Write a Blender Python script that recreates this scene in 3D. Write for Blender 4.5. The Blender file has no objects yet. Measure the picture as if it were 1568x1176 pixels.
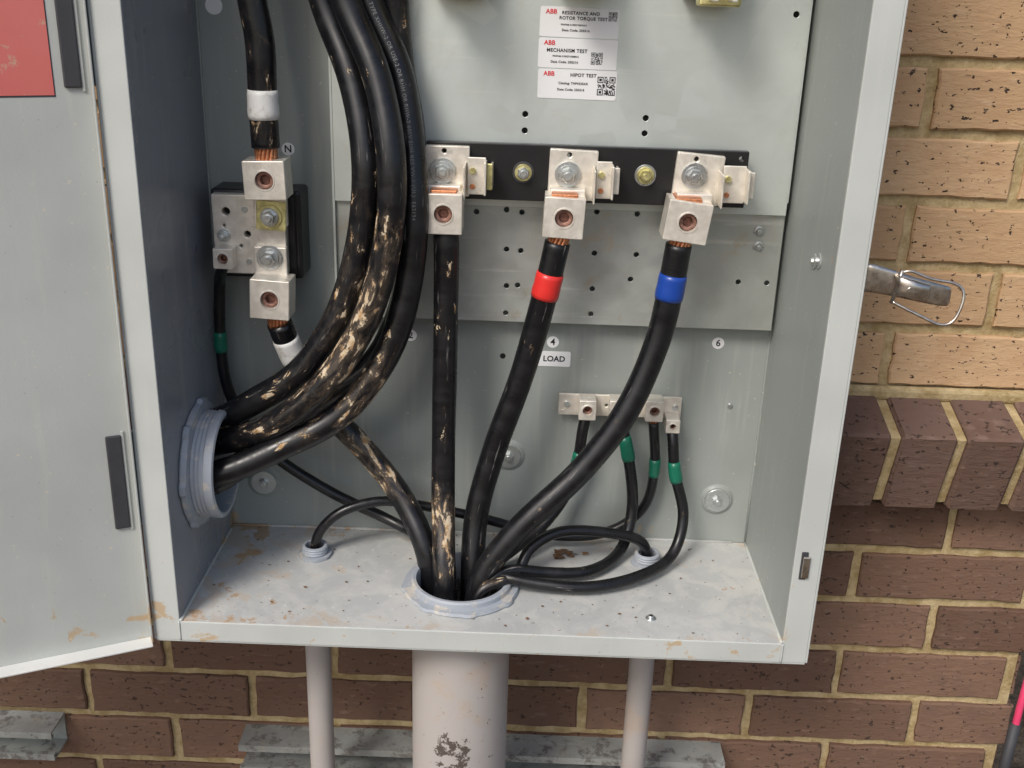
import bpy, bmesh, math, random, bisect
from mathutils import Vector, Matrix, noise as mnoise
random.seed(7)
S=bpy.context.scene
S.view_settings.view_transform='Standard'; S.view_settings.look='None'; S.view_settings.exposure=0
COL=S.collection
# ------------------------------------------------------------------ material helpers
class G:
    def __init__(s,name):
        s.m=bpy.data.materials.new(name); s.m.use_nodes=True; s.t=s.m.node_tree; s.t.nodes.clear()
        s.out=s.t.nodes.new('ShaderNodeOutputMaterial'); s.b=s.t.nodes.new('ShaderNodeBsdfPrincipled')
        s.t.links.new(s.b.outputs[0],s.out.inputs[0])
        s.pos=s.t.nodes.new('ShaderNodeNewGeometry').outputs['Position']
        s.uv=s.t.nodes.new('ShaderNodeTexCoord').outputs['UV']
    def put(s,sock,v):
        if isinstance(v,bpy.types.NodeSocket): s.t.links.new(v,sock)
        else:
            if sock.type=='RGBA' and len(v)==3: v=(*v,1)
            sock.default_value=v
    def noise(s,scale,detail=4,rough=.55,vec=None,dist=0):
        n=s.t.nodes.new('ShaderNodeTexNoise'); s.t.links.new(vec or s.pos,n.inputs['Vector'])
        n.inputs['Scale'].default_value=scale;n.inputs['Detail'].default_value=detail;n.inputs['Roughness'].default_value=rough;n.inputs['Distortion'].default_value=dist
        return n.outputs['Fac']
    def voro(s,scale,out='Color',vec=None):
        n=s.t.nodes.new('ShaderNodeTexVoronoi'); s.t.links.new(vec or s.pos,n.inputs['Vector']); n.inputs['Scale'].default_value=scale
        return n.outputs[out]
    def ramp(s,v,a,b,lo=0.,hi=1.):
        n=s.t.nodes.new('ShaderNodeMapRange'); n.clamp=True; n.interpolation_type='SMOOTHSTEP'
        s.put(n.inputs[0],v); n.inputs[1].default_value=a;n.inputs[2].default_value=b;n.inputs[3].default_value=lo;n.inputs[4].default_value=hi
        return n.outputs[0]
    def math(s,op,a,b=0.,clamp=False):
        n=s.t.nodes.new('ShaderNodeMath'); n.operation=op; n.use_clamp=clamp; s.put(n.inputs[0],a); s.put(n.inputs[1],b); return n.outputs[0]
    def mix(s,f,a,b):
        n=s.t.nodes.new('ShaderNodeMix'); n.data_type='RGBA'; s.put(n.inputs[0],f); s.put(n.inputs[6],a); s.put(n.inputs[7],b); return n.outputs[2]
    def attr(s,name):
        n=s.t.nodes.new('ShaderNodeAttribute'); n.attribute_name=name; return n.outputs['Fac']
    def xyz(s,v=None):
        n=s.t.nodes.new('ShaderNodeSeparateXYZ'); s.t.links.new(v or s.pos,n.inputs[0]); return n.outputs
    def mapping(s,v,scale):
        n=s.t.nodes.new('ShaderNodeMapping'); s.t.links.new(v,n.inputs[0]); n.inputs['Scale'].default_value=scale; return n.outputs[0]
    def bump(s,h,strength=.3,dist=.001,prev=None):
        n=s.t.nodes.new('ShaderNodeBump'); n.inputs['Strength'].default_value=strength; n.inputs['Distance'].default_value=dist
        s.put(n.inputs['Height'],h)
        if prev: s.t.links.new(prev,n.inputs['Normal'])
        return n.outputs[0]
    def fin(s,col,rough=.5,metal=0.,nrm=None,spec=None):
        s.put(s.b.inputs['Base Color'],col); s.put(s.b.inputs['Roughness'],rough); s.put(s.b.inputs['Metallic'],metal)
        if nrm: s.t.links.new(nrm,s.b.inputs['Normal'])
        if spec is not None: s.b.inputs['Specular IOR Level'].default_value=spec
        return s.m
MUD=(.50,.35,.19); MUD2=(.66,.58,.46)
def paint(name,base,floor=False,mud=.0,rough=.38,peel=.2):
    g=G(name); n=g.noise(9,3); x=g.xyz()
    c=g.mix(g.ramp(n,.3,.7),tuple(v*.94 for v in base),tuple(min(1,v*1.05) for v in base))
    if floor:
        edgeL=g.ramp(x[0],-.10,-.285); edgeB=g.ramp(x[1],.12,.19); edgeF=g.ramp(x[1],.030,0.)
        e=g.math('ADD',g.math('MULTIPLY',edgeL,.11),g.math('ADD',g.math('MULTIPLY',edgeB,.08),g.math('MULTIPLY',edgeF,.06)))
        a=g.math('ADD',g.noise(16,5,.68,dist=.6),e)
        c=g.mix(g.ramp(g.noise(24,6,.7,dist=.5),.42,.62,0,.55),c,(.62,.61,.575))
        c=g.mix(g.ramp(a,.60,.70,0,.7),c,(.50,.42,.33))
        c=g.mix(g.ramp(g.math('ADD',g.noise(34,5,.7),g.math('MULTIPLY',e,.8)),.66,.71,0,.85),c,(.45,.29,.16))
        s=g.noise(170,2,.6); c=g.mix(g.ramp(s,.69,.73,0,.85),c,(.16,.12,.08))
        c=g.mix(g.ramp(s,.31,.27,0,.6),c,(.75,.72,.66))
        r=g.ramp(a,.5,.65,rough,.8)
    else:
        low=g.ramp(x[2],.12,-.02); cor=g.math('MULTIPLY',g.ramp(x[2],.06,.0),g.ramp(x[0],-.24,-.29))
        a=g.math('ADD',g.math('ADD',g.noise(30,5,.65,dist=.4),g.math('MULTIPLY',low,.06+mud)),g.math('MULTIPLY',cor,max(0,.06+mud)))
        c=g.mix(g.ramp(a,.70,.76,0,.8),c,MUD)
        sp=g.noise(210,2,.6); c=g.mix(g.ramp(sp,.70,.73,0,.6),c,MUD2)
        c=g.mix(g.ramp(sp,.27,.24,0,.35),c,tuple(v*.4 for v in base))
        drip=g.noise(5,3,.6,vec=g.mapping(g.pos,(14,14,1)))
        c=g.mix(g.ramp(drip,.55,.72,0,.14),c,(.64,.62,.54))
        r=g.ramp(n,.3,.7,rough-.04,rough+.08)
    nb=g.bump(g.noise(430,1,.5),peel,.0005)
    nb=g.bump(g.noise(6,1),.10,.004,nb)
    return g.fin(c,r,0,nb,.45)
m_paint=paint('grey_enamel',(.305,.330,.312))  # one grey enamel; the panel copies below carry lit and shaded tones
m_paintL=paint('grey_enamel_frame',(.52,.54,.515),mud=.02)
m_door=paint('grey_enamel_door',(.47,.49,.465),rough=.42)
m_lip=paint('grey_enamel_lip_lit',(.68,.68,.65),mud=-.12,rough=.42)  # same enamel, lightened: the lit look of the lips is in the colour
m_side=paint('grey_enamel_side_shaded',(.255,.27,.295),rough=.28,peel=.05)  # same enamel, darker and bluer: the left wall's shade is in the colour
m_floor=paint('grey_enamel_floor',(.46,.47,.46),floor=True)
def galv(name,base,metal=.75,r0=.33,spang=45,stain_reflect=.3,dark=0.):
    g=G(name); v=g.voro(spang); vx=g.xyz(v)[0]
    n=g.noise(7,5,.6,dist=.8)
    c=g.mix(g.ramp(vx,0,1,.0,.35),base,tuple(x*.80 for x in base))
    c=g.mix(g.ramp(n,.35,.7,0,.45),c,(.70,.74,.69))
    sx=g.noise(60,4,.6,vec=g.mapping(g.pos,(.12,1,1.6)))
    c=g.mix(g.ramp(sx,.60,.7,0,.3),c,(.80,.80,.76))
    st=g.noise(26,6,.75,dist=.5); c=g.mix(g.ramp(st,.56,.66,0,stain_reflect),c,(.46,.38,.27))
    if dark: c=g.mix(g.ramp(g.noise(48,6,.75),.5,.62,0,dark),c,(.16,.145,.13))
    r=g.ramp(g.math('ADD',g.math('MULTIPLY',vx,.35),n),.3,1.,r0,r0+.25)
    return g.fin(c,r,metal,g.bump(n,.06,.001))
m_galv=galv('galvanised_sheet',(.62,.665,.635),.5,.30,45,.10)
m_galv2=galv('galvanised_sheet_lower',(.45,.47,.44),.6,.33,70,.5)  # brown blotches stand in for reflections, painted into the lower plate
m_strut=galv('galvanised_strut',(.36,.37,.35),.4,.45,90,.5,.8)
m_zinc=galv('zinc_fastener',(.62,.64,.64),.9,.25,400,.1)
def metal(name,base,rough,metal=1.,nz=.15,sc=120):
    g=G(name); n=g.noise(sc,4,.65)
    c=g.mix(g.ramp(n,.35,.7),tuple(x*(1-nz) for x in base),tuple(min(1,x*(1+nz)) for x in base))
    c=g.mix(g.ramp(g.noise(sc*.4,4,.7),.60,.70,0,.35),c,tuple(x*.55 for x in base))
    return g.fin(c,g.ramp(n,.3,.7,rough,rough+.15),metal,g.bump(n,.12,.0006))
m_alu=metal('tinned_aluminium',(.84,.79,.70),.30,.5,.07)
m_aluh=metal('lug_bore',(.32,.17,.13),.42,.6,.3,300)
m_yzinc=metal('yellow_zinc',(.72,.66,.32),.3,.8,.2)
m_copper=metal('copper',(.66,.28,.14),.35,.85,.25,500)
m_steel=metal('stainless_steel',(.66,.60,.53),.24,1.,.08)
def plain(name,base,rough=.5,var=.12,sc=80,metal=0.):
    g=G(name); n=g.noise(sc,4,.6)
    c=g.mix(n,tuple(x*(1-var) for x in base),tuple(min(1,x*(1+var)) for x in base))
    return g.fin(c,rough,metal,g.bump(n,.08,.0005))
m_black=plain('black_phenolic',(.014,.014,.015),.33,.3)
m_rubber=plain('black_rubber',(.045,.045,.05),.6,.25)
m_dark=plain('dark_void',(.008,.008,.008),.9)
g=G('grey_pvc_bushing'); m_pvc=g.fin(g.mix(g.ramp(g.noise(60,5,.7),.52,.64,0,.7),(.36,.39,.43),(.60,.54,.45)),.4,0,g.bump(g.noise(80,3),.1,.0005))
m_label=plain('white_label',(.80,.80,.80),.45,.03)
m_ink=plain('black_ink',(.01,.01,.01),.6)
m_redink=plain('red_ink',(.7,.02,.03),.6)
m_print=plain('jacket_print',(.20,.20,.195),.6,.6,300)
m_tapeR=plain('red_tape',(.72,.035,.03),.28,.1)
m_tapeB=plain('blue_tape',(.012,.06,.34),.28,.15)
m_tapeG=plain('green_tape',(.008,.15,.09),.3,.2)
g=G('white_tape'); m_tapeW=g.fin(g.mix(g.ramp(g.noise(90,5,.7),.5,.7,0,.6),(.82,.81,.77),(.42,.36,.28)),.4,0,g.bump(g.noise(200,2),.1,.0005))
g=G('red_sticker'); m_sticker=g.fin(g.mix(g.ramp(g.noise(60,5,.7),.60,.68,0,.8),g.mix(g.noise(14,4),(.60,.12,.11),(.68,.20,.17)),(.55,.38,.26)),.5)
def cable_mat(name='cable_jacket'):
    g=G(name); uv=g.mapping(g.uv,(6,1.2,1)); st=g.noise(9,4,.7,vec=uv)
    c=g.mix(g.ramp(st,.45,.8,0,.5),(.0065,.0065,.0078),(.022,.022,.025))
    # long scuffs running along the jacket
    scu=g.noise(150,3,.7,vec=g.mapping(g.uv,(.12,1.5,1)),dist=.3); gate=g.noise(14,3,.6)
    c=g.mix(g.math('MULTIPLY',g.ramp(scu,.62,.70),g.ramp(gate,.46,.62,0,.6)),c,(.27,.26,.245))
    mud=g.attr('mud')
    nz=g.noise(100,6,.70,vec=g.mapping(g.uv,(.42,1.,1)),dist=.5)
    big=g.noise(16,2,.5)
    sig=g.math('ADD',g.math('MULTIPLY',g.math('SUBTRACT',big,.5),.28),nz)
    mk=g.ramp(g.math('ADD',sig,g.math('MULTIPLY',mud,.145)),.66,.695)
    mk=g.math('MULTIPLY',mk,g.ramp(mud,.03,.12,.25,1.))
    mudc=g.mix(g.ramp(g.noise(130,3),.35,.62),(.40,.24,.105),(.62,.51,.36))
    film=g.ramp(g.math('ADD',sig,g.math('MULTIPLY',mud,.20)),.54,.72,0,.35)
    film=g.math('MULTIPLY',film,g.ramp(mud,.05,.5))
    c=g.mix(film,c,(.22,.16,.11))
    c=g.mix(mk,c,mudc)
    r=g.mix(mk,g.ramp(st,.35,.7,.26,.46),(.85,.85,.85))
    return g.fin(c,r,0,g.bump(mk,.5,.0012),.5)
m_cable=cable_mat()
def pipe_mat(name,scr):
    g=G(name); x=g.xyz()
    c=g.mix(g.ramp(g.noise(8,3),.3,.7),(.40,.365,.34),(.475,.44,.415))
    n=g.noise(18,5,.7); c=g.mix(g.ramp(n,.58,.68,0,.45),c,(.50,.38,.28))
    c=g.mix(g.ramp(g.noise(240,1),.74,.77,0,.5),c,(.25,.20,.17))
    if scr:
        bd=g.math('MULTIPLY',g.math('MULTIPLY',g.ramp(x[2],-.135,-.160),g.ramp(x[2],-.235,-.205)),g.math('MULTIPLY',g.ramp(x[0],-.055,-.040),g.ramp(x[0],.0,-.014)))
        c=g.mix(g.ramp(g.math('ADD',g.noise(75,5,.75),g.math('MULTIPLY',bd,.17)),.66,.68,0,.9),c,(.07,.05,.04))
    return g.fin(c,.42,0,g.bump(n,.1,.002))
m_pipe=pipe_mat('grey_pvc_pipe',True); m_pipe2=pipe_mat('grey_pvc_small_pipe',False)
def brick_mat(name,c1,c2,c3,speck,c4):
    g=G(name); r=g.attr('rnd'); n=g.noise(28,5,.7)
    c=g.mix(r,c1,c2); c=g.mix(g.ramp(n,.35,.72,0,.6),c,c3)
    sp=g.noise(170,2,.7,vec=g.mapping(g.pos,(.7,.7,1))); c=g.mix(g.ramp(sp,.635,.67,0,speck),c,(.04,.03,.027))
    dr=g.noise(110,3,.7,vec=g.mapping(g.pos,(.35,.35,1.2)))
    c=g.mix(g.ramp(dr,.56,.72,0,.4),c,c4)
    h=g.math('SUBTRACT',g.math('ADD',g.math('MULTIPLY',n,.5),dr),g.ramp(sp,.62,.68))
    return g.fin(c,.9,0,g.bump(h,.75,.0022),.2)
m_brick=brick_mat('brown_brick',(.135,.078,.053),(.240,.143,.097),(.165,.105,.078),.75,(.33,.22,.16))
m_brickT=brick_mat('tan_brick',(.50,.325,.180),(.62,.420,.245),(.50,.30,.165),.95,(.68,.50,.33))
m_brickS=brick_mat('sill_brick',(.135,.080,.060),(.195,.122,.092),(.17,.115,.095),.75,(.30,.21,.165))
g=G('mortar'); n=g.noise(45,5,.7); m_mortar=g.fin(g.mix(g.ramp(n,.3,.7),(.36,.26,.12),(.60,.475,.27)),.95,0,g.bump(g.noise(120,5,.75),.9,.003),.2)
g=G('soil'); n=g.noise(9,6,.75); m_soil=g.fin(g.mix(g.ramp(n,.35,.65),(.10,.07,.045),(.26,.20,.14)),.95,0,g.bump(g.noise(30,5,.8),1.,.03),.2)
# ------------------------------------------------------------------ geometry helpers
def link(o,parent=None):
    COL.objects.link(o)
    if parent: o.parent=parent
    return o
def empty(name,loc=(0,0,0)):
    o=bpy.data.objects.new(name,None); o.empty_display_size=.05; COL.objects.link(o); return o
def mesh(name,vs,fs,mat,parent=None,smooth=False):
    me=bpy.data.meshes.new(name); me.from_pydata([tuple(v) for v in vs],[],fs); me.update()
    if mat: me.materials.append(mat)
    if smooth:
        for p in me.polygons: p.use_smooth=True
    return link(bpy.data.objects.new(name,me),parent)
def box(name,x0,x1,y0,y1,z0,z1,mat,parent=None,bev=.001,rot=None,seg=2):
    bm=bmesh.new(); bmesh.ops.create_cube(bm,size=1)
    sx,sy,sz=x1-x0,y1-y0,z1-z0
    for v in bm.verts: v.co=Vector((v.co.x*sx,v.co.y*sy,v.co.z*sz))
    if bev>0: bmesh.ops.bevel(bm,geom=bm.edges[:],offset=min(bev,.45*min(sx,sy,sz)),segments=seg,profile=.5,affect='EDGES')
    c=Vector(((x0+x1)/2,(y0+y1)/2,(z0+z1)/2))
    M=Matrix.Translation(c)
    if rot is not None: M=M@rot
    bm.transform(M)
    me=bpy.data.meshes.new(name); bm.to_mesh(me); bm.free(); me.materials.append(mat)
    return link(bpy.data.objects.new(name,me),parent)
def shape(name,outline,holes,y,thick,mat,parent=None,bev=.0005,M=None):
    cu=bpy.data.curves.new(name,'CURVE'); cu.dimensions='2D'; cu.fill_mode='BOTH'
    def poly(pts):
        sp=cu.splines.new('POLY'); sp.points.add(len(pts)-1); sp.use_cyclic_u=True
        for i,p in enumerate(pts): sp.points[i].co=(p[0],p[1],0,1)
    poly(outline)
    for (hx,hz,r) in holes: poly([(hx+r*math.cos(a*math.tau/24),hz+r*math.sin(a*math.tau/24)) for a in range(24)])
    cu.extrude=max(thick/2-bev,.00005); cu.bevel_depth=bev; cu.bevel_resolution=1; cu.offset=-bev
    o=bpy.data.objects.new(name+'_c',cu); COL.objects.link(o)
    dg=bpy.context.evaluated_depsgraph_get(); me=bpy.data.meshes.new_from_object(o.evaluated_get(dg))
    bpy.data.objects.remove(o); bpy.data.curves.remove(cu)
    R=Matrix(((1,0,0,0),(0,0,-1,y+thick/2),(0,1,0,0),(0,0,0,1)))
    me.transform(R)
    if M is not None: me.transform(M)
    me.materials.clear(); me.materials.append(mat); me.name=name
    return link(bpy.data.objects.new(name,me),parent)
def rect(x0,x1,z0,z1,r=0.,ang=0.):
    pts=[]
    if r<=0: pts=[(x0,z0),(x1,z0),(x1,z1),(x0,z1)]
    else:
        for cx,cz,a0 in ((x1-r,z0+r,-90),(x1-r,z1-r,0),(x0+r,z1-r,90),(x0+r,z0+r,180)):
            for k in range(5):
                a=math.radians(a0+k*22.5); pts.append((cx+r*math.cos(a),cz+r*math.sin(a)))
    if ang:
        mx,mz=(x0+x1)/2,(z0+z1)/2; c,s=math.cos(ang),math.sin(ang)
        pts=[(mx+(x-mx)*c-(z-mz)*s,mz+(x-mx)*s+(z-mz)*c) for x,z in pts]
    return pts
def lathe(name,prof,center,axis,mat,parent=None,seg=40,smooth=True,mod=None):
    ax=Vector(axis).normalized(); q=Vector((0,0,1)).rotation_difference(ax)
    vs=[];fs=[];n=len(prof)
    for i in range(seg):
        a=i*math.tau/seg
        for r,h in prof:
            rr=r*(mod(a,r,h) if mod else 1)
            vs.append(Vector(center)+q@Vector((rr*math.cos(a),rr*math.sin(a),h)))
    for i in range(seg):
        j=(i+1)%seg
        for k in range(n-1): fs.append((i*n+k,j*n+k,j*n+k+1,i*n+k+1))
    o=mesh(name,vs,fs,mat,parent,False)
    if smooth:
        for p in o.data.polygons: p.use_smooth=True
        try: o.data.set_sharp_from_angle(angle=math.radians(35))
        except Exception: pass
    return o
def disc(name,c,r,h,axis,mat,parent=None,seg=32,bev=.0004):
    return lathe(name,[(1e-7,0),(r,0),(r,h-bev),(r-bev,h),(1e-7,h)],c,axis,mat,parent,seg)
def hexbolt(c,r,parent,axis=(0,-1,0),washer=True,mat=None,wm=None,h=.006,stud=True):
    mat=mat or m_zinc; c=Vector(c); ax=Vector(axis)
    if washer:
        disc('washer',c,r*1.75,.0018,axis,wm or m_zinc,parent); c=c+ax*.0018
        disc('lock_washer',c,r*1.3,.0016,axis,mat,parent); c=c+ax*.0016
    rot=random.random()
    q=Vector((0,0,1)).rotation_difference(ax)
    vs=[];fs=[]
    for rr,hh in ((r,0),(r,h*.8),(r*.86,h)):
        for i in range(6):
            a=i*math.tau/6+rot; vs.append(c+q@Vector((rr*math.cos(a),rr*math.sin(a),hh)))
    for k in range(2):
        for i in range(6): fs.append((k*6+i,k*6+(i+1)%6,(k+1)*6+(i+1)%6,(k+1)*6+i))
    fs.append(tuple(range(12,18))); mesh('hex_head',vs,fs,mat,parent)
    if stud: disc('stud_end',c+ax*h*.9,r*.52,h*.6,axis,mat,parent,20)
def sample(pts,step=.004):
    P=[Vector(p) for p in pts]; P=[P[0]*2-P[1]]+P+[P[-1]*2-P[-2]]; out=[]
    for i in range(1,len(P)-2):
        p0,p1,p2,p3=P[i-1:i+3]; n=max(3,int((p2-p1).length/step))
        t0=0;t1=t0+max((p1-p0).length,1e-5)**.5;t2=t1+max((p2-p1).length,1e-5)**.5;t3=t2+max((p3-p2).length,1e-5)**.5
        for k in range(n):
            t=t1+(t2-t1)*k/n
            A1=p0*(t1-t)/(t1-t0)+p1*(t-t0)/(t1-t0);A2=p1*(t2-t)/(t2-t1)+p2*(t-t1)/(t2-t1);A3=p2*(t3-t)/(t3-t2)+p3*(t-t2)/(t3-t2)
            B1=A1*(t2-t)/(t2-t0)+A2*(t-t0)/(t2-t0);B2=A2*(t3-t)/(t3-t1)+A3*(t-t1)/(t3-t1)
            out.append(B1*(t2-t)/(t2-t1)+B2*(t-t1)/(t2-t1))
    out.append(P[-2]); return out
def smoothpath(p,it):
    for _ in range(it): p=[p[0]]+[(p[i-1]+p[i]*2+p[i+1])/4 for i in range(1,len(p)-1)]+[p[-1]]
    return p
def frames(path):
    T=[(path[min(i+1,len(path)-1)]-path[max(i-1,0)]).normalized() for i in range(len(path))]
    n=T[0].orthogonal().normalized(); N=[n]
    for i in range(1,len(T)):
        q=T[i-1].rotation_difference(T[i]); n=(q@N[-1]); n=(n-T[i]*n.dot(T[i])).normalized(); N.append(n)
    return T,N
def tube(name,path,r,mat,parent=None,seg=22,mud=None,cap=True,rad=None,uoff=0.):
    T,N=frames(path); vs=[];fs=[];md=[];L=0;Ls=[]
    for i,p in enumerate(path):
        if i: L+=(p-path[i-1]).length
        Ls.append(L); Bn=T[i].cross(N[i]); rr=rad(i) if rad else r
        for k in range(seg):
            a=k*math.tau/seg; vs.append(p+N[i]*rr*math.cos(a)+Bn*rr*math.sin(a)); md.append(mud(p) if mud else 0.)
    n=len(path)
    for i in range(n-1):
        for k in range(seg):
            j=(k+1)%seg; fs.append((i*seg+k,i*seg+j,(i+1)*seg+j,(i+1)*seg+k))
    if cap: fs+= [tuple(range(seg))[::-1], tuple(range((n-1)*seg,n*seg))]
    o=mesh(name,vs,fs,mat,parent,True); me=o.data
    uv=me.uv_layers.new(name='UVMap')
    for p in me.polygons:
        for li,vi in zip(p.loop_indices,p.vertices):
            i,k=divmod(vi,seg)
            if p.index<(n-1)*seg and k==0 and any(v%seg==seg-1 for v in p.vertices): k=seg
            uv.data[li].uv=(Ls[i]+uoff,k/seg*math.tau*r+uoff)
    a=me.attributes.new('mud','FLOAT','POINT'); a.data.foreach_set('value',md)
    return o
def band(name,path,at,half,r,mat,parent):
    at=Vector(at); i0=min(range(len(path)),key=lambda i:(path[i]-at).length)
    a=i0;L=0
    while a>0 and L<half: L+=(path[a]-path[a-1]).length; a-=1
    b=i0;L=0
    while b<len(path)-1 and L<half: L+=(path[b]-path[b+1]).length; b+=1
    seg=path[a:b+1]; n=len(seg)
    return tube(name,seg,r,mat,parent,rad=lambda i:r-(.0004 if i in(0,n-1) else 0)+(.0003 if i>n*.45 else 0))
def strands(parent,p0,p1,R,n=14):
    p0=Vector(p0);p1=Vector(p1); d=(p1-p0).normalized(); u=d.orthogonal().normalized(); w=d.cross(u)
    for ring,cnt in ((R*.82,n),(R*.42,n//2)):
        for i in range(cnt):
            a=i*math.tau/cnt; tw=.5; pp=[]
            for k in range(6):
                t=k/5; aa=a+tw*t; pp.append(p0.lerp(p1,t)+(u*math.cos(aa)+w*math.sin(aa))*ring*random.uniform(.93,1.05))
            tube('copper_strand',pp,R*.20,m_copper,parent,8)
def mm(l,ys): return [(x/1000,y,z/1000) for (x,z),y in zip(l,ys)]
def textmesh(body,size,align='CENTER',name='printed_text',ext=.00003,space=1.,bold=0.):
    cu=bpy.data.curves.new(name,'FONT'); cu.body=body; cu.size=size; cu.align_x=align; cu.align_y='CENTER'; cu.extrude=ext; cu.space_character=space; cu.resolution_u=3; cu.offset=bold
    o=bpy.data.objects.new(name+'_c',cu); COL.objects.link(o)
    dg=bpy.context.evaluated_depsgraph_get(); me=bpy.data.meshes.new_from_object(o.evaluated_get(dg)); bpy.data.objects.remove(o)
    return me
def text(body,x,z,y,size,mat,parent,align='CENTER',ang=0.,name='printed_text',space=1.,bold=0.):
    me=textmesh(body,size,align,name,space=space,bold=bold)
    me.transform(Matrix.Translation((x,y,z))@Matrix.Rotation(-ang,4,'Y')@Matrix.Rotation(math.pi/2,4,'X'))
    me.materials.clear(); me.materials.append(mat); return link(bpy.data.objects.new(name,me),parent)
def jacket_print(body,path,start,size,r,facing,parent):
    me=textmesh(body,size,'LEFT','jacket_print',0.,1.15)
    T,_=frames(path); Ls=[0]
    for i in range(1,len(path)): Ls.append(Ls[-1]+(path[i]-path[i-1]).length)
    F=Vector(facing)
    for v in me.vertices:
        u=start+v.co.x; i=min(max(bisect.bisect(Ls,u)-1,0),len(path)-2); t=(u-Ls[i])/(Ls[i+1]-Ls[i])
        p=path[i].lerp(path[i+1],t); tt=T[i].lerp(T[i+1],t).normalized()
        d=(F-tt*F.dot(tt)).normalized(); s=tt.cross(d)*-1; a=v.co.y/r
        v.co=p+(d*math.cos(a)+s*math.sin(a))*(r*1.028)
    me.materials.clear(); me.materials.append(m_print); return link(bpy.data.objects.new('jacket_print',me),parent)
# ------------------------------------------------------------------ enclosure
H=.2825; B=.19; TOP=.82; T=.002; FO=.3065
enc=empty('electrical_enclosure')
box('back_panel',-H,H,B,B+T,0,TOP,m_paint,enc,.0005)
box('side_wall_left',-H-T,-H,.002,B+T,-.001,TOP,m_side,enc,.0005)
box('side_wall_right',H,H+T,.002,B+T,-.001,TOP,m_paint,enc,.0005)
box('top_sheet',-H,H,0,B+T,TOP,TOP+T,m_paint,enc,.0005)
cx,cy=-.023,.080
o=shape('floor_sheet',rect(-H+.0002,H-.0002,.0006,B-.0002),[(cx,cy,.0475),(-.180,.130,.010),(.169,.139,.010)],0,.002,m_floor,enc,.0001)
o.data.transform(Matrix(((1,0,0,0),(0,0,1,0),(0,-1,0,0),(0,0,0,1))))
for sx in(-1,1):
    tube('corner_seam',[Vector((sx*(H-.0008),y,.0006)) for y in [i*.019 for i in range(11)]],.0016,m_paintL,enc,8)
    tube('corner_seam',[Vector((sx*(H-.0006),B-.0006,.002+i*.08)) for i in range(10)],.0014,m_paint,enc,8)
tube('corner_seam',[Vector((-H+i*.05,B-.0008,.0006)) for i in range(12)],.0016,m_floor,enc,8)
FZ=-.021
box('flange_left',-FO,-H-.0002,0,.002,FZ,TOP+.02,m_paintL,enc,.0008)
box('flange_right',H+.0002,FO,0,.002,FZ,TOP+.02,m_paintL,enc,.0008)
box('flange_bottom',-H,H,-.0004,.0018,FZ,-.0001,m_paintL,enc,.0008)
box('flange_top',-H,H,0,.002,TOP,TOP+.02,m_paintL,enc,.0008)
box('flange_return_left',-FO-.002,-FO+.0002,.0004,.05,FZ,TOP+.02,m_paintL,enc,.0008)
box('flange_return_right',FO-.0002,FO+.002,.0004,.05,FZ,TOP+.02,m_paintL,enc,.0008)
box('flange_return_bottom',-FO,FO,.0006,.022,FZ-.002,FZ+.0002,m_paintL,enc,.0008)
tube('corner_weld_left',[Vector((-H-.0005,-.0006,FZ+.001+i*.002)) for i in range(11)],.0009,m_paintL,enc,8)
tube('corner_weld_right',[Vector((H+.0005,-.0006,FZ+.001+i*.002)) for i in range(11)],.0009,m_paintL,enc,8)
box('catch_slot',.2885,.2945,-.0012,.0006,.070,.098,m_rubber,enc,.0005)
box('catch_hook',.2900,.2965,-.0030,-.0008,.072,.094,m_steel,enc,.001)
for (yy,zz) in((.050,.354),(.064,.350)):
    disc('latch_screw_dimple',(H-.0001,yy,zz),.0068,.001,(-1,0,0),m_paint,enc); 
    lathe('latch_screw',[(1e-7,.003),(.0025,.003),(.0035,.001),(.0035,0)],(H-.001,yy,zz),(-1,0,0),m_zinc,enc,20)
for (x,z) in ((-.245,.054),(.019,.096),(.246,.052)):
    lathe('mounting_dimple',[(.0185,0),(.0165,.0008),(.0150,.0024),(1e-7,.0026)],(x,B,z),(0,-1,0),m_paint,enc,40)
    disc('fender_washer',(x,B-.0026,z),.0135,.0012,(0,-1,0),m_zinc,enc)
    hexbolt((x,B-.0038,z),.0052,enc,washer=False,h=.004)
disc('panel_screw',(.249,B,.162),.0026,.002,(0,-1,0),m_zinc,enc,16)
disc('panel_hole',(.010,B-.0001,.208),.0030,.0004,(0,-1,0),m_dark,enc,20)
disc('floor_screw_washer',(.163,.034,0),.0052,.001,(0,0,1),m_zinc,enc,24); disc('floor_screw',(.163,.034,.001),.0030,.0025,(0,0,1),m_zinc,enc,16)
disc('floor_screw_recess',(.163,.034,.0035),.0014,.0003,(0,0,1),m_dark,enc,12)
for ch,x,z in (('N',-.203,.412),('2',-.085,.227),('4',.061,.225),('6',.230,.230),('',-.266,.541)):
    disc('marker_dot',(x,B,z),.0062 if ch else .008,.0004,(0,-1,0),m_label,enc,32,.0001)
    if ch: text(ch,x,z,B-.0006,.0098,m_ink,enc,bold=.00018)
shape('load_label',rect(.046,.080,.1985,.2150,.002),[],B-.0005,.0004,m_label,enc,.0001); text('LOAD',.0630,.2068,B-.0008,.0084,m_ink,enc,bold=.00018)
ph=[(25,455),(25,440),(137,455),(137,441),(265,550)]
pl=[(10,364),(25,362),(97,365),(136,364),(11,325),(25,324),(97,324),(138,324),(12,288),(23,289),(97,288),(134,299),(12,260),(97,262),(240,300),(268,300),(-19,361)]
shape('mounting_plate_lower',rect(-.155,.278,.251,.372),[(a/1000,c/1000,.0026) for a,c in pl],.172,.002,m_galv2,enc,.0003)
shape('mounting_plate_upper',rect(-.155,.2775,.368,TOP-.03),[(a/1000,c/1000,.0028) for a,c in ph],.1675,.002,m_galv,enc,.0003)
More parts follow.
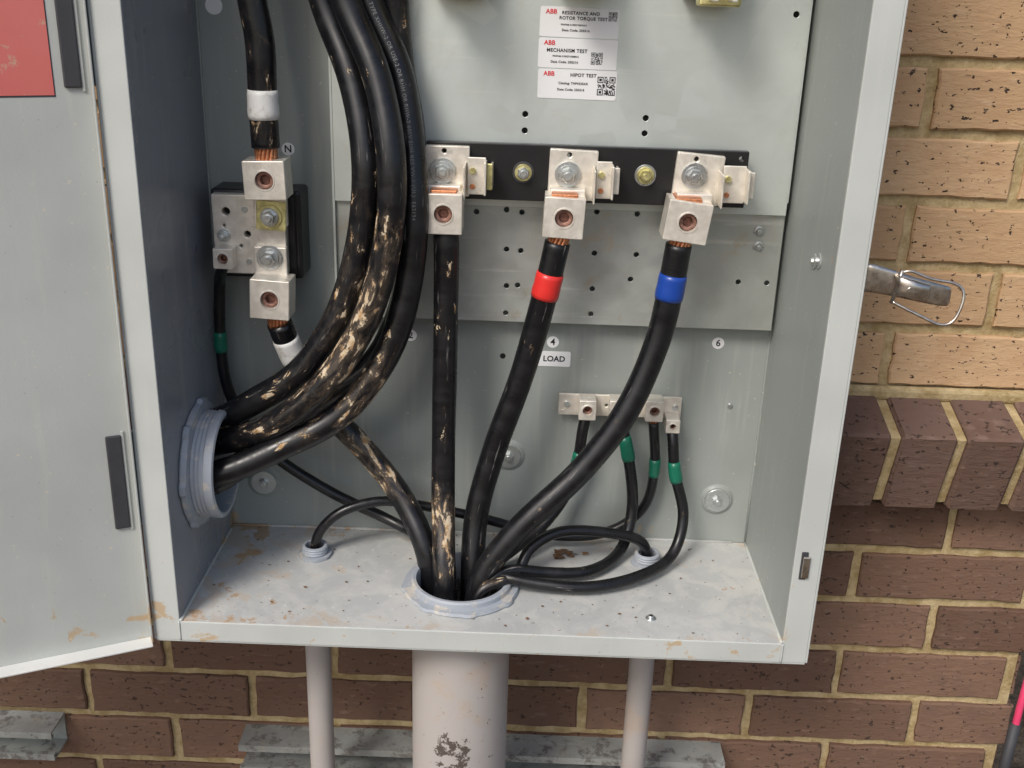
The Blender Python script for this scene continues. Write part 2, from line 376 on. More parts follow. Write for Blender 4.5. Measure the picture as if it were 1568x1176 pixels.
box('plate_edge_return',.276,.2785,.1675,.1895,.380,TOP-.03,m_galv,enc,.0005)
box('plate_edge_return_left',-.1575,-.155,.1675,.1895,.251,TOP-.03,m_galv,enc,.0005)
for x,z in((.255,.351),(.256,.336)):
    hexbolt((x,.172,z),.0034,enc,washer=False,h=.003); lathe('screw_boss',[(.0058,0),(.005,.0008),(.0038,.0010)],(x,.172,z),(0,-1,0),m_zinc,enc,24)
for i,x in enumerate((-.035,.075,.188)):
    e=empty('fuse_jaw_assembly' if i==0 else 'fuse_jaw_assembly.%03d'%i)
    dz=.006 if i==1 else 0
    box('insulator',x-.028,x+.028,.140,.167,.562+dz,.640,m_black,e,.003)
    box('jaw_plate',x-.018,x+.018,.118,.140,.5555+dz,.610,m_yzinc,e,.002)
    box('jaw_blade',x-.010,x-.006,.090,.125,.560+dz,.600,m_alu,e,.001); box('jaw_blade',x+.006,x+.010,.090,.125,.560+dz,.600,m_alu,e,.001)
    hexbolt((x,.118,.592),.006,e)
def qr(x,z,s,y,par,ang=0):
    n=21; vs=[];fs=[];c=s/n
    def on(i,j):
        for (a,b) in((0,0),(0,n-7),(n-7,0)):
            if a<=i<a+7 and b<=j<b+7:
                u,v=i-a,j-b; return (u in(0,6) or v in(0,6)) or (2<=u<=4 and 2<=v<=4)
            if a-1<=i<a+8 and b-1<=j<b+8: return False
        return random.random()<.5
    for i in range(n):
        for j in range(n):
            if on(i,n-1-j):
                k=len(vs); X=x-s/2+i*c;Z=z-s/2+j*c; vs+=[(X,y,Z),(X+c,y,Z),(X+c,y,Z+c),(X,y,Z+c)]; fs.append((k,k+1,k+2,k+3))
    return mesh('qr_code',vs,fs,m_ink,par)
lab=empty('test_label_stickers'); LY=.1675
for k,(x0,x1,z0,z1,ang,lines) in enumerate((
    (.0355,.1070,.5240,.5500,-.012,[('RESISTANCE AND',.0720,.0050,.0040),('ROTOR TORQUE TEST',.0745,.0094,.0040),('PINFN# 21002710676A3',.066,.0150,.0021),('Date Code: 250316',.0680,.0197,.0029)]),
    (.0350,.1070,.4970,.5232,-.010,[('MECHANISM TEST',.0610,.0105,.0043),('PINFN# 2100271068MA2',.060,.0155,.0021),('Date Code: 250316',.0590,.0205,.0029)]),
    (.0355,.1080,.4700,.4962,-.008,[('HIPOT TEST',.0770,.0048,.0042),('Catalog: THF4325AR',.0680,.0122,.0029),('Date Code: 250316',.0660,.0178,.0029)]))):
    shape('label_%d'%(k+1),rect(x0,x1,z0,z1,.0018,ang),[],LY-.0005,.0004,m_label,lab,.0001)
    text('ABB',x0+.010,z1-.0040,LY-.0008,.0056,m_redink,lab,ang=ang,bold=.00012)
    for s,x,dz,sz in lines: text(s,x,z1-dz,LY-.0008,sz,m_ink,lab,ang=ang,space=1.08,bold=sz*.022)
qr(.1010,.5430,.0078,LY-.0007,lab); qr(.0885,.5065,.0105,LY-.0007,lab); qr(.0985,.4825,.0165,LY-.0007,lab)
# ------------------------------------------------------------------ door
door=empty('enclosure_door'); O=Vector((-.3115,.004,0)); U=Vector((-.906,-.424,0)).normalized(); Nn=Vector((.424,-.906,0)).normalized()
DM=Matrix(((U.x,Nn.x,0,O.x),(U.y,Nn.y,0,O.y),(0,0,1,0),(0,0,0,1)))
def dbox(name,s0,s1,n0,n1,z0,z1,mat,bev=.001):
    o=box(name,s0,s1,n0,n1,z0,z1,mat,door,bev); o.data.transform(DM); o.data.flip_normals() if DM.determinant()<0 else None; return o
DW=.615
dbox('door_skin',0,DW,-.002,0,-.022,TOP+.022,m_door,.0006)
dbox('door_lip_bottom',0.001,DW-.001,0,.016,-.0225,-.0205,m_lip,.0006)
dbox('door_lip_top',0.001,DW-.001,0,.016,TOP+.0205,TOP+.0225,m_lip,.0006)
dbox('door_lip_hinge',0,.0018,0,.010,-.022,TOP+.022,m_door,.0006)
dbox('door_lip_free',DW-.0018,DW,0,.016,-.022,TOP+.022,m_door,.0006)
for z0,z1 in((.099,.190),(.484,.575)):
    dbox('hinge_slot',.0085,.0215,.0002,.0030,z0,z1,m_rubber,.0012)
    dbox('hinge_slot_inner',.0060,.0085,.0002,.0016,z0-.003,z1+.003,m_door,.0006)
for z in (.145,.53):
    lathe('hinge_barrel',[(1e-7,-.045),(.0035,-.045),(.0035,.045),(1e-7,.045)],(-.3105,.0085,z),(0,0,1),m_paint,door,16)
dbox('warning_sticker_border',.0282,.150,.0001,.0003,.4772,.641,m_rubber,.0001)
dbox('warning_sticker',.029,.150,.0004,.0006,.4785,.640,m_sticker,.0001)
# ------------------------------------------------------------------ draw latch
lt=empty('draw_latch')
box('latch_base',FO+.0022,FO+.0040,.012,.046,.325,.375,m_steel,lt,.0008)
X0=FO+.003
def strip(name,prof,y,th,mat,par,crown=.003):
    vs=[];fs=[];m=9
    for x,z,hw,dy in prof:
        for s in range(m):
            u=-1+2*s/(m-1); vs.append((x,y+dy-crown*(1-u**4),z+u*hw))
    n=len(prof)
    for i in range(n-1):
        for s in range(m-1): a=i*m+s; fs.append((a,a+m,a+m+1,a+1))
    o=mesh(name,vs,fs,mat,par,True); md=o.modifiers.new('s','SOLIDIFY'); md.thickness=th; md.offset=0; return o
strip('latch_lever',[(X0,.3478,.0118,0),(X0+.012,.3470,.0118,-.001),(X0+.030,.3435,.0108,-.002),(X0+.044,.3400,.0098,-.002),(X0+.060,.3365,.0095,-.001),(X0+.072,.3340,.0090,0),(X0+.079,.3325,.0080,.002),(X0+.081,.332,.0065,.004)],.026,.0014,m_steel,lt,.0008)
strip('latch_clamp',[(X0+.030,.3440,.0075,.002),(X0+.034,.3430,.0080,-.003),(X0+.046,.3398,.0080,-.004),(X0+.057,.3378,.0068,-.003),(X0+.060,.337,.0064,.002)],.020,.0012,m_steel,lt,.0022)
disc('latch_rivet',(X0+.041,.0145,.3410),.0024,.0015,(0,-1,0),m_steel,lt,20)
loop=[(X0+.0300,.020,.3285),(X0+.050,.015,.3200),(X0+.0720,.012,.3120),(X0+.0800,.012,.3150),(X0+.0865,.014,.3340),(X0+.0850,.016,.3430),(X0+.0780,.017,.3470),(X0+.058,.018,.3500),(X0+.040,.019,.3560),(X0+.0345,.020,.3540)]
tube('latch_bail_wire',smoothpath(sample(loop,.002),3),.0013,m_steel,lt,12)
tube('latch_pivot_pin',[Vector((X0+.0300,.0205,.3270)),Vector((X0+.0345,.0205,.3560))],.0017,m_steel,lt,12)
# ------------------------------------------------------------------ terminals
def lug(par,x,z,w,h,front,depth,bore,ang=0.):
    M=Matrix.Translation((x,0,z))@Matrix.Rotation(ang,4,'Y')@Matrix.Translation((-x,0,-z))
    shape('lug_face',rect(x-w/2,x+w/2,z-h/2,z+h/2,.0012),[(x,z,bore)],front,.010,m_alu,par,.0007,M)
    b=box('lug_body',x-w/2+.0001,x+w/2-.0001,front+.0101,front+depth,z-h/2+.0001,z+h/2-.0001,m_alu,par,.0008); b.data.transform(M)
    c=M@Vector((x,front,z))
    lathe('lug_rim',[(bore+.0016,-.0001),(bore+.0010,.0006),(bore-.0001,.0006),(bore-.0002,-.009)],c,(0,-1,0),m_alu,par,36)
    lathe('set_screw',[(bore-.0004,-.0045),(bore-.0012,-.0032),(bore*.62,-.0032),(bore*.55,-.0036)],c,(0,-1,0),m_aluh,par,36)
    lathe('hex_socket',[(bore*.56,-.0036),(bore*.52,-.0095),(1e-7,-.0095)],c,(0,-1,0),m_aluh,par,6,False)
bar=empty('load_terminal_bar')
shape('insulating_bar',rect(-.065,.232,.3785,.4305,.001),[(-.048,.4205,.002),(.066,.4215,.002),(.225,.424,.002)],.145,.0095,m_black,bar,.0007)
for x in(-.05,.045,.12,.215): box('bar_standoff',x-.008,x+.008,.1546,.1674,.385,.425,m_black,bar,.001)
for x,z in((.025,.405),(.138,.406)):
    disc('flat_washer',(x,.145,z),.0100,.0014,(0,-1,0),m_rubber if x<.1 else m_zinc,bar); disc('cup_washer',(x,.1436,z),.0080,.0018,(0,-1,0),m_yzinc,bar); hexbolt((x,.1418,z),.0058,bar,washer=False,mat=m_yzinc if x>.1 else m_zinc,h=.005)
for i,(bx0,bx1,bolt,lx,lw,ang,cl) in enumerate(((-.0655,-.0245,(-.0490,.4055),-.0460,.0345,0,-.0130),(.0485,.0930,(.0660,.4060),.0635,.0370,.04,.1020),(.1640,.2080,(.1820,.4085),.1755,.0400,.12,.2240))):
    e=empty('terminal_lug' if i==0 else 'terminal_lug.%03d'%i)
    a=-ang*.6
    shape('bracket_plate',rect(bx0,bx1,.382,.428,.0015,a),[(bolt[0]+.001,.4235,.0023)],.1375,.007,m_alu,e,.0008)
    box('bracket_step',bx0+.002,bx0+.034,.122,.1374,.386,.3945,m_alu,e,.001)
    box('copper_tang',lx-.012,lx+.012,.110,.1375,.3885,.3925,m_copper,e,.001)
    lug(e,lx,.3715,lw,.037,.105,.032,.0085,ang)
    disc('belleville_washer',(bolt[0],.1375,bolt[1]),.0118,.0014,(0,-1,0),m_zinc,e)
    hexbolt((bolt[0],.1361,bolt[1]),.0068,e)
    box('clip_base',bx1-.001,cl+.004,.128,.1300,.386,.420,m_alu,e,.0008)
    box('clip_wall',cl+.003,cl+.005,.112,.1300,.388,.418,m_alu,e,.0008)
    box('clip_leaf',cl+.0052,cl+.0105,.120,.1220,.392,.416,m_yzinc if i==0 else m_alu,e,.0008)
    box('clip_leaf_back',cl+.0085,cl+.0105,.1222,.1440,.392,.414,m_alu,e,.0008)
    box('clip_tongue',bx1-.004,bx1-.0025,.110,.1374,.384,.414,m_alu,e,.0006)
    disc('clip_screw',(bx1+.0035,.128,.4080),.0030,.003,(0,-1,0),m_yzinc,e,18); disc('clip_screw',(bx1+.0035,.128,.3935),.0024,.002,(0,-1,0),m_copper,e,18)
nb=empty('neutral_terminal_block')
box('insulator_base',-.2700,-.1850,.150,.1898,.2935,.3790,m_black,nb,.003)
box('insulator_cap',-.2660,-.1900,.1465,.1505,.2985,.3740,m_black,nb,.0015)
shape('neutral_plate',rect(-.2650,-.1965,.3015,.3770,.001),[(-.252,.361,.0038),(-.233,.340,.0032),(-.2395,.3285,.0016),(-.2545,.3475,.0014)],.135,.011,m_alu,nb,.0008)
box('hole_backing',-.260,-.225,.1455,.1460,.33,.37,m_dark,nb,0)
disc('plate_screw',(-.234,.135,.3635),.0030,.001,(0,-1,0),m_zinc,nb,20); disc('plate_screw',(-.2325,.135,.3135),.0028,.001,(0,-1,0),m_zinc,nb,20)
hexbolt((-.2550,.135,.338),.0036,nb); 
box('upper_tang',-.2240,-.1930,.128,.1345,.350,.392,m_alu,nb,.001); box('lower_tang',-.2260,-.1950,.128,.1345,.290,.330,m_alu,nb,.001)
box('square_washer',-.2215,-.1935,.1262,.1278,.3465,.3740,m_yzinc,nb,.0006,Matrix.Rotation(.06,4,'Y'))
hexbolt((-.2085,.1262,.3595),.0066,nb,mat=m_zinc,wm=m_yzinc); hexbolt((-.2110,.1278,.3200),.0070,nb)
for i,(x,z,w,h,f,d,bo) in enumerate(((-.2070,.3965,.038,.035,.105,.030,.0085),(-.2080,.2850,.037,.038,.105,.030,.0085),(-.2530,.3195,.0185,.0195,.118,.0165,.0052))):
    lug(nb,x,z,w,h,f,d,bo,(-.03,.05,.02)[i])
gb=empty('grounding_bar')
shape('ground_plate',rect(.0695,.1965,.1500,.1735,.0005),[(.074,.157,.0012),(.119,.162,.0018),(.149,.160,.0018)],.1775,.003,m_alu,gb,.0005)
shape('ground_plate_tab',rect(.1795,.1965,.141,.1499,.0005),[],.1775,.003,m_alu,gb,.0005)
for x in(.078,.190): 
    box('ground_standoff',x-.006,x+.006,.1806,.1898,.155,.170,m_alu,gb,.0005); disc('ground_screw',(x,.1775,.1625),.0032,.0022,(0,-1,0),m_zinc,gb,20)
for x,z,w,h,bo in((.0985,.1640,.0175,.0215,.0052),(.1290,.1655,.0165,.0200,.0048),(.1665,.1655,.0180,.0225,.0052),(.1865,.1495,.0145,.0145,.0034)):
    lug(gb,x,z,w,h,.156,.021,bo)
# ------------------------------------------------------------------ hubs & conduits
PR=lambda a,r,h:1+(.035 if (math.sin(a*8)>.55) else 0)
hub=empty('conduit_bushing')
lathe('locknut',[(.0475,.0002),(.0575,.0002),(.0585,.0015),(.0575,.0045),(.0475,.0050)],(cx,cy,0),(0,0,1),m_pvc,hub,96,mod=PR)
lathe('bushing_ring',[(.0440,-.02),(.0440,.0085),(.0455,.0110),(.0485,.0112),(.0505,.0095),(.0508,.0045)],(cx,cy,0),(0,0,1),m_pvc,hub,64)
for i,(x,y) in enumerate(((-.180,.130),(.169,.139))):
    e=empty('conduit_bushing.%03d'%(i+1))
    lathe('locknut',[(.0110,.0003),(.0165,.0003),(.0168,.0035),(.0110,.0040)],(x,y,0),(0,0,1),m_pvc,e,48,mod=PR)
    prof=[(.0095,-.01),(.0095,.0125),(.0105,.0132)]+[(.0128+(.0007 if k%2 else 0),.0125-k*.0014) for k in range(7)]
    lathe('threaded_end',prof,(x,y,0),(0,0,1),m_pvc,e,32)
hc=(-H,.090,.122)
e=empty('conduit_bushing.003')
lathe('wall_hole',[(.0500,.0004),(1e-7,.0005)],hc,(1,0,0),m_dark,e,48)
lathe('locknut',[(.0510,.0005),(.0600,.0005),(.0610,.002),(.0600,.0070),(.0520,.0075)],hc,(1,0,0),m_pvc,e,96,mod=lambda a,r,h:1+(.055 if math.sin(a*7)>.72 and r>.055 else 0))
prof=[(.0465,.0006),(.0465,.0260),(.0475,.0285),(.0500,.0290),(.0520,.0280),(.0528,.0262),(.0528,.0205),(.0516,.0195)]+[(.0522 if k%2 else .0512,.0185-k*.0020) for k in range(7)]+[(.0515,.0005)]
lathe('bushing_ring',prof,hc,(1,0,0),m_pvc,e,72)
GZ=-.78
for i,(x,y,r,col) in enumerate(((-.0225,.080,.0500,.0520),(-.181,.130,.0137,.0152),(.173,.139,.0137,.0152))):
    e=empty('conduit_pipe' if i==0 else 'conduit_pipe.%03d'%i)
    lathe('pipe',[(r,GZ-.05),(r,-.004)],(x,y,0),(0,0,1),m_pipe if i==0 else m_pipe2,e,64)
    lathe('adapter_collar',[(r,-.044),(col,-.0430),(col,-.0035),(r*.9,-.0030)],(x,y,0),(0,0,1),m_pipe2,e,64)
# ------------------------------------------------------------------ cables
def cab(name,pts,r,mud=None,sm=6,seg=22):
    p=smoothpath(sample(pts),sm); e=empty(name); 
    ph=random.random()*9
    tube('jacket',p,r,m_cable,e,seg,mud,rad=lambda i:r*(1+.012*math.sin(i*.21+ph)+.008*math.sin(i*.057+ph)),uoff=ph)
    return e,p
def nm(b,c=[{}]):
    d=c[0]; k=d.get(b,0); d[b]=k+1; return b if k==0 else '%s.%03d'%(b,k)
R1=.0119
FC=(.05,-.9,.35)
e,p=cab(nm('power_cable'),[(-.0455,.121,.362)]+mm([(-44,348),(-44,260),(-45,159),(-44,70),(-40,12)],[.12,.12,.12,.108,.078])+[(-.038,.072,-.03),(-.037,.07,-.12)],R1,lambda p:.75*math.exp(-((p.z-.06)/.035)**2)+.16)
e,p=cab(nm('power_cable'),mm([(59,346),(51,303),(31,213),(5,128),(-11,59)],[.12,.12,.127,.128,.12])+[(-.013,.103,.004),(-.013,.100,-.03),(-.013,.10,-.12)],R1+.0003,lambda p:.03)
band('phase_tape',p,(.051,.12,.303),.0105,R1+.0012,m_tapeR,e); strands(e,(.062,.120,.362),(.0585,.120,.343),.0098)
e,p=cab(nm('power_cable'),mm([(171,348),(167,307),(160,258),(133,184),(92,124),(30,61)],[.12,.12,.12,.11,.10,.085])+[(-.002,.078,.012),(-.008,.072,-.03),(-.010,.072,-.12)],.0125,lambda p:.02)
band('phase_tape',p,(.167,.12,.307),.0110,.0134,m_tapeB,e); strands(e,(.1735,.120,.362),(.1712,.120,.345),.0102)
e,p=cab(nm('power_cable'),mm([(-203,258),(-195,225),(-165,163),(-126,118),(-89,73),(-62,30)],[.12,.13,.14,.14,.13,.105])+[(-.055,.098,-.005),(-.052,.098,-.12)],R1,lambda p:1.0*math.exp(-((p.z-.11)/.042)**2))
band('neutral_tape',p,(-.197,.13,.228),.0125,R1+.001,m_tapeW,e); strands(e,(-.207,.120,.272),(-.2035,.120,.256),.0098)
e,p=cab(nm('power_cable'),[(-.222,.12,.70),(-.218,.12,.62)]+mm([(-213,549),(-208,517),(-208,462),(-207.5,424)],[.12]*4),R1+.0008,lambda p:.28)
band('neutral_tape',p,(-.208,.12,.462),.0110,R1+.0018,m_tapeW,e); strands(e,(-.2072,.120,.408),(-.2075,.120,.428),.0102)
RB=.0129
txt='1/C 500 KCMIL AL TYPE XHHW-2 OR USE-2 OR RHH OR RHW-2 600V SUN RES VW-1 (UL)  E63194  '
cab(nm('power_cable'),[(-.20,.13,.75),(-.175,.135,.64)]+mm([(-155,550),(-128,486),(-114,416),(-121,345),(-142,276),(-182,216),(-227,183)],[.14,.12,.10,.10,.10,.10,.105])+[(-.270,.112,.157),(-.34,.108,.145)],RB,lambda p:.10+.22*math.exp(-((p.z-.30)/.10)**2))
e,p=cab(nm('power_cable'),[(-.185,.12,.75),(-.158,.12,.64)]+mm([(-132,551),(-103,489),(-89,420),(-93,351),(-114,277),(-156,211),(-212,163)],[.12,.10,.08,.08,.08,.08,.085])+[(-.264,.100,.140),(-.34,.10,.125)],RB,lambda p:.12+.78*math.exp(-((p.z-.275)/.085)**2))
e,p=cab(nm('power_cable'),[(-.15,.14,.75),(-.135,.14,.64)]+mm([(-115,551),(-87,489),(-72,386),(-77,307),(-97,239),(-143,177),(-198,146)],[.14,.13,.105,.10,.095,.09,.08])+[(-.256,.068,.122),(-.34,.066,.108)],RB,lambda p:.02+.62*math.exp(-((p.z-.205)/.045)**2))
jacket_print(txt,p,.16,.0048,RB,FC,e)
cab(nm('power_cable'),[(-.10,.13,.75),(-.096,.145,.64)]+mm([(-94,552),(-89,496),(-79,438)],[.152,.152,.15])+[(-.078,.148,.35),(-.09,.145,.27),(-.12,.14,.21),(-.19,.125,.165),(-.266,.082,.105),(-.34,.08,.10)],RB-.0005,lambda p:.25)
e,p=cab(nm('ground_wire'),[(-.2535,.128,.316),(-.262,.140,.300)]+mm([(-268,288),(-273,225),(-268,169),(-238,112),(-172,62),(-103,30)],[.155,.16,.16,.16,.16,.155])+[(-.062,.125,.022),(-.052,.100,.012),(-.045,.085,-.04)],.0057,lambda p:.0,5,16)
band('green_tape',p,(-.273,.16,.225),.0085,.0065,m_tapeG,e)
e,p=cab(nm('ground_wire'),[(-.180,.130,-.04),(-.180,.130,.005),(-.176,.128,.026),(-.155,.13,.050),(-.113,.14,.061),(-.067,.148,.053)]+mm([(2,38),(65,17),(128,18),(165,47),(173,96),(167.5,150)],[.15,.16,.170,.172,.168,.165]),.0052,lambda p:.0,5,16)
band('green_tape',p,(.173,.168,.096),.0085,.0060,m_tapeG,e); strands(e,(.1672,.1655,.158),(.168,.166,.144),.0045,8)
e,p=cab(nm('ground_wire'),[(.1868,.166,.145)]+mm([(188,136),(192,101),(205,51),(194,16),(154,12),(103,10),(51,12)],[.16,.155,.15,.13,.09,.07,.07])+[(.016,.075,.015),(.004,.082,.004),(-.004,.086,-.05)],.0058,None,5,16)
band('green_tape',p,(.192,.155,.101),.0090,.0067,m_tapeG,e); strands(e,(.1868,.166,.146),(.188,.161,.132),.0048,8)
e,p=cab(nm('ground_wire'),[(.1290,.167,.158)]+mm([(133,150),(142,120),(152,52),(141,14),(105,10),(58,13),(24,19)],[.165,.16,.16,.14,.10,.09,.082])+[(.004,.070,.010),(-.006,.058,-.05)],.0060,None,5,16)
band('green_tape',p,(.142,.16,.120),.0095,.0069,m_tapeG,e)
e,p=cab(nm('ground_wire'),[(.169,.139,-.04),(.169,.139,.006),(.163,.136,.026),(.124,.125,.042),(.070,.113,.046),(.041,.098,.030),(.036,.088,.017),(.020,.070,.014),(-.002,.062,.008),(-.012,.055,-.05)],.0056,lambda p:.35*math.exp(-((p.x-.01)/.02)**2),5,16)
e,p=cab(nm('ground_wire'),mm([(98,156),(95,140),(92,106),(80,60),(55,30)],[.166,.163,.162,.165,.15])+[(.022,.118,.016),(.004,.106,.004),(-.002,.100,-.05)],.0057,None,5,16)
band('green_tape',p,(.092,.162,.106),.0085,.0066,m_tapeG,e)
vs=[];fs=[]
for k in range(90):
    if k<14: x,y=.085+random.gauss(0,.008),.150+random.gauss(0,.006); s=random.uniform(.003,.007)
    else: x,y=random.uniform(-.27,.27),random.uniform(.01,.185); s=random.uniform(.0006,.0022)
    a=random.random()*6; n=len(vs)
    for j in range(5): aa=a+j*math.tau/5; vs.append((x+s*math.cos(aa)*random.uniform(.5,1.2),y+s*.6*math.sin(aa),.0006+random.random()*s*.5))
    fs.append(tuple(range(n,n+5)))
mesh('leaf_debris',vs,fs,plain('dry_leaf',(.16,.09,.045),.9,.5))
# ------------------------------------------------------------------ strut channels
def strut(name,x0,x1,zt):
    e=empty(name); y0,y1=.1945,.2345; t=.0026; hgt=.041
    prof=[(y0,zt-.0),(y1,zt),(y1,zt-hgt),(y0,zt-hgt),(y0,zt-hgt+.009),(y0+.006,zt-hgt+.009),(y0+.006,zt-hgt+.009-t),(y0+t,zt-hgt+.009-t),(y0+t,zt-hgt+t),(y1-t,zt-hgt+t),(y1-t,zt-t),(y0+t,zt-t),(y0+t,zt-.009+t),(y0+.006,zt-.009+t),(y0+.006,zt-.009),(y0,zt-.009)]
    n=len(prof); vs=[(x0,a,b) for a,b in prof]+[(x1,a,b) for a,b in prof]
    fs=[(i,(i+1)%n,n+(i+1)%n,n+i) for i in range(n)]+[tuple(range(n)),tuple(range(2*n-1,n-1,-1))]
    mesh('channel',vs,fs,m_strut,e)
    return e
strut('strut_channel',-.297,.292,-.305); strut('strut_channel.001',-.95,-.524,-.298)
# ------------------------------------------------------------------ brick wall
W=.235; XR=.642
def bricks(name,cells,mat,par,place,depth=.04,c=.0018,jit=.0011):
    vs=[];fs=[];rn=[]
    for (a0,a1,z0,z1) in cells:
        out=[];st=.014
        def edge(p,q):
            n=max(1,int(math.dist(p,q)/st)); return [(p[0]+(q[0]-p[0])*k/n,p[1]+(q[1]-p[1])*k/n) for k in range(n)]
        o=edge((a0,z0),(a1,z0))+edge((a1,z0),(a1,z1))+edge((a1,z1),(a0,z1))+edge((a0,z1),(a0,z0))
        o=[(x+random.uniform(-jit,jit),z+random.uniform(-jit,jit)) for x,z in o]; mx,mz=(a0+a1)/2,(z0+z1)/2
        dx,dz=(a1-a0)/2,(z1-z0)/2; off=random.uniform(-.0014,.0014); k=len(vs); n=len(o); r=random.random()
        vs+=[place(mx+(x-mx)*(1-c/dx),off,mz+(z-mz)*(1-c/dz)) for x,z in o]
        vs+=[place(x,c+off,z) for x,z in o]; vs+=[place(x,depth,z) for x,z in o]
        fs.append(tuple(range(k,k+n))); rn.append(r)
        for q in (0,1):
            for i in range(n): j=(i+1)%n; fs.append((k+q*n+i,k+(q+1)*n+i,k+(q+1)*n+j,k+q*n+j)); rn.append(r)
    ob=mesh(name,vs,fs,mat,par); bm=bmesh.new(); bm.from_mesh(ob.data); bmesh.ops.recalc_face_normals(bm,faces=bm.faces); bm.to_mesh(ob.data); bm.free()
    at=ob.data.attributes.new('rnd','FLOAT','FACE'); at.data.foreach_set('value',rn); return ob
wall=empty('brick_wall')
def rowcells(zj,dz,ref,xmin,xmax):
    out=[]; L=.203; j=.0105; n0=int((xmin-ref)/L)-1; x=ref+n0*L
    while x<xmax:
        a,b=max(x+j/2,xmin),min(x+L-j/2,xmax)
        if b-a>.02: out.append((a+random.uniform(-.0012,.0012),b,zj+j/2,zj+dz-j/2))
        x+=L
    return out
lo=[];ret=[]
for k in range(14):
    z=-.0287-.0677*k
    ref=(.424 if k%2==1 else .3215)
    lo+=rowcells(z,.0677,ref,-2.2,XR); ret+=rowcells(z,.0677,.0 if k%2 else .1,W+.012,1.6)
bricks('lower_bricks',lo,m_brick,wall,lambda a,d,z:(a,W+d,z))
bricks('return_bricks',ret,m_brick,wall,lambda a,d,z:(XR+.001-d,a,z))
up=[];ret=[]
for k in range(-12,5):
    z=.4410-.0678*k; ref=.420 if k%2==0 else .521
    up+=rowcells(z,.0678,ref,-2.2,XR); ret+=rowcells(z,.0678,.0 if k%2 else .1,W+.012,1.6)
bricks('upper_bricks',up,m_brickT,wall,lambda a,d,z:(a,W+d,z))
bricks('upper_return_bricks',ret,m_brickT,wall,lambda a,d,z:(XR+.001-d,a,z))
box('mortar_bed',-2.2,XR-.006,W+.0055,W+.10,-.95,1.32,m_mortar,wall,0)
box('mortar_bed_return',XR-.10,XR-.0052,W+.101,1.6,-.95,1.32,m_mortar,wall,0)
def sillrun(name,blocks,mat,inset,c):
    vs=[];fs=[];rn=[]
    for x0,x1 in blocks:
        pr=[(.188+inset,.0520+inset),(.163+inset,.1460-inset-c),(.163+inset+c,.1460-inset),(.262,.1740-inset),(.262,.0445+inset)]
        k=len(vs); r=random.random(); n=5; d=random.uniform(-.001,.001)
        for X,s in((x0,0),(x0+c,1),(x1-c,1),(x1,0)):
            for (yy,zz) in pr:
                if not s: yy=yy+(c if yy<.235 else 0); zz=zz+(c if zz<.10 else -c)
                vs.append((X+random.uniform(-.0006,.0006),yy+d+random.uniform(-.0005,.0005),zz+random.uniform(-.0006,.0006)))
        f0=len(fs)
        for q in range(3):
            for i in range(n): j=(i+1)%n; fs.append((k+q*n+i,k+q*n+j,k+(q+1)*n+j,k+(q+1)*n+i))
        fs.append(tuple(range(k,k+5))); fs.append(tuple(range(k+15,k+20))); rn+=[r]*(len(fs)-f0)
    o=mesh(name,vs,fs,mat,wall); bm=bmesh.new(); bm.from_mesh(o.data); bmesh.ops.recalc_face_normals(bm,faces=bm.faces); bm.to_mesh(o.data); bm.free()
    at=o.data.attributes.new('rnd','FLOAT','FACE'); at.data.foreach_set('value',rn)
bl=[]; x=.4185-.0685*40
while x<XR+.02:
    a,b=x+.0055,min(x+.063,XR+.03)
    if b<-.316 or a>.300: bl.append((max(a,.3145) if a>0 else a,b))
    elif a<.3145<b: bl.append((.3145,b))
    x+=.0685
bl=[q for q in bl if q[1]-q[0]>.01]
sillrun('sill_bricks',bl,m_brickS,0,.0030)
sillrun('sill_mortar',[(-2.2,-.316),(.3150,XR+.022)],m_mortar,.0050,.001)
box('sill_wash',-2.2,XR,.226,.2365,.160,.1745,m_mortar,wall,.004,Matrix.Rotation(.1,4,'X'))
e=empty('marking_pole')
tube('shaft',[Vector((.630,.195,-.12)),Vector((.624,.190,-.20)),Vector((.598,.15,GZ))],.0042,plain('pink_plastic',(.75,.06,.16),.4),e,14)
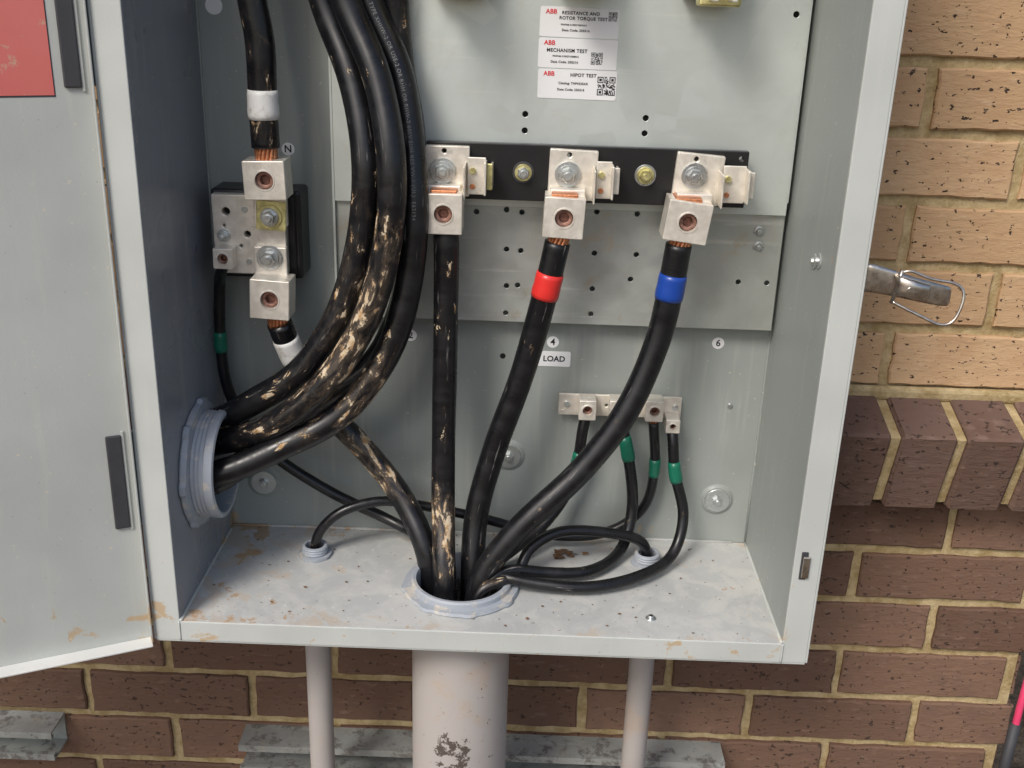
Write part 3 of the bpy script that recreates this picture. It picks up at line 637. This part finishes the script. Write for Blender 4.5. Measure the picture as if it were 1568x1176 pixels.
tube('grip',[Vector((.6225,.1885,-.225)),Vector((.615,.178,-.34))],.0062,m_rubber,e,14)
# ------------------------------------------------------------------ ground
N=60; vs=[];fs=[]
for i in range(N+1):
    for j in range(N+1):
        u=(i/N*2-1);v=(j/N*2-1); x=60*u*abs(u)**1.5; y=60*v*abs(v)**1.5
        vs.append((x,y,GZ+.02*mnoise.noise(Vector((x*1.5,y*1.5,0)))-.01))
for i in range(N):
    for j in range(N): a=i*(N+1)+j; fs.append((a,a+N+1,a+N+2,a+1))
mesh('ground',vs,fs,m_soil,None,True)
# ------------------------------------------------------------------ light, sky, camera
sd=Vector((-.50,-.80,.95)).normalized(); el=math.asin(sd.z); rot=math.atan2(sd.x,sd.y)
wd=bpy.data.worlds.new('World'); S.world=wd; wd.use_nodes=True; nt=wd.node_tree; bg=nt.nodes['Background']
sk=nt.nodes.new('ShaderNodeTexSky'); sk.sky_type='NISHITA'; sk.sun_disc=False; sk.sun_elevation=el; sk.sun_rotation=rot%math.tau; sk.dust_density=3.0; sk.air_density=1.0
nt.links.new(sk.outputs[0],bg.inputs[0]); bg.inputs[1].default_value=.15
L=bpy.data.lights.new('sun','SUN'); L.energy=2.1; L.angle=math.radians(18); L.color=(1,.965,.91)
so=bpy.data.objects.new('sun',L); COL.objects.link(so); so.rotation_euler=(-sd).to_track_quat('-Z','Y').to_euler()
p,yw,r=.36583,-.00962,.03192
f=Vector((math.sin(yw)*math.cos(p),math.cos(yw)*math.cos(p),-math.sin(p))); rt=Vector((math.cos(yw),-math.sin(yw),0)); upv=rt.cross(f)
r2=rt*math.cos(r)+upv*math.sin(r); u2=-rt*math.sin(r)+upv*math.cos(r)
cd=bpy.data.cameras.new('camera'); cd.lens=37.615; cd.sensor_width=36; cd.clip_start=.01; cd.clip_end=500
co=bpy.data.objects.new('camera',cd); COL.objects.link(co)
co.matrix_world=Matrix(((r2.x,u2.x,-f.x,.03046),(r2.y,u2.y,-f.y,-.85183),(r2.z,u2.z,-f.z,.5764),(0,0,0,1)))
S.camera=co
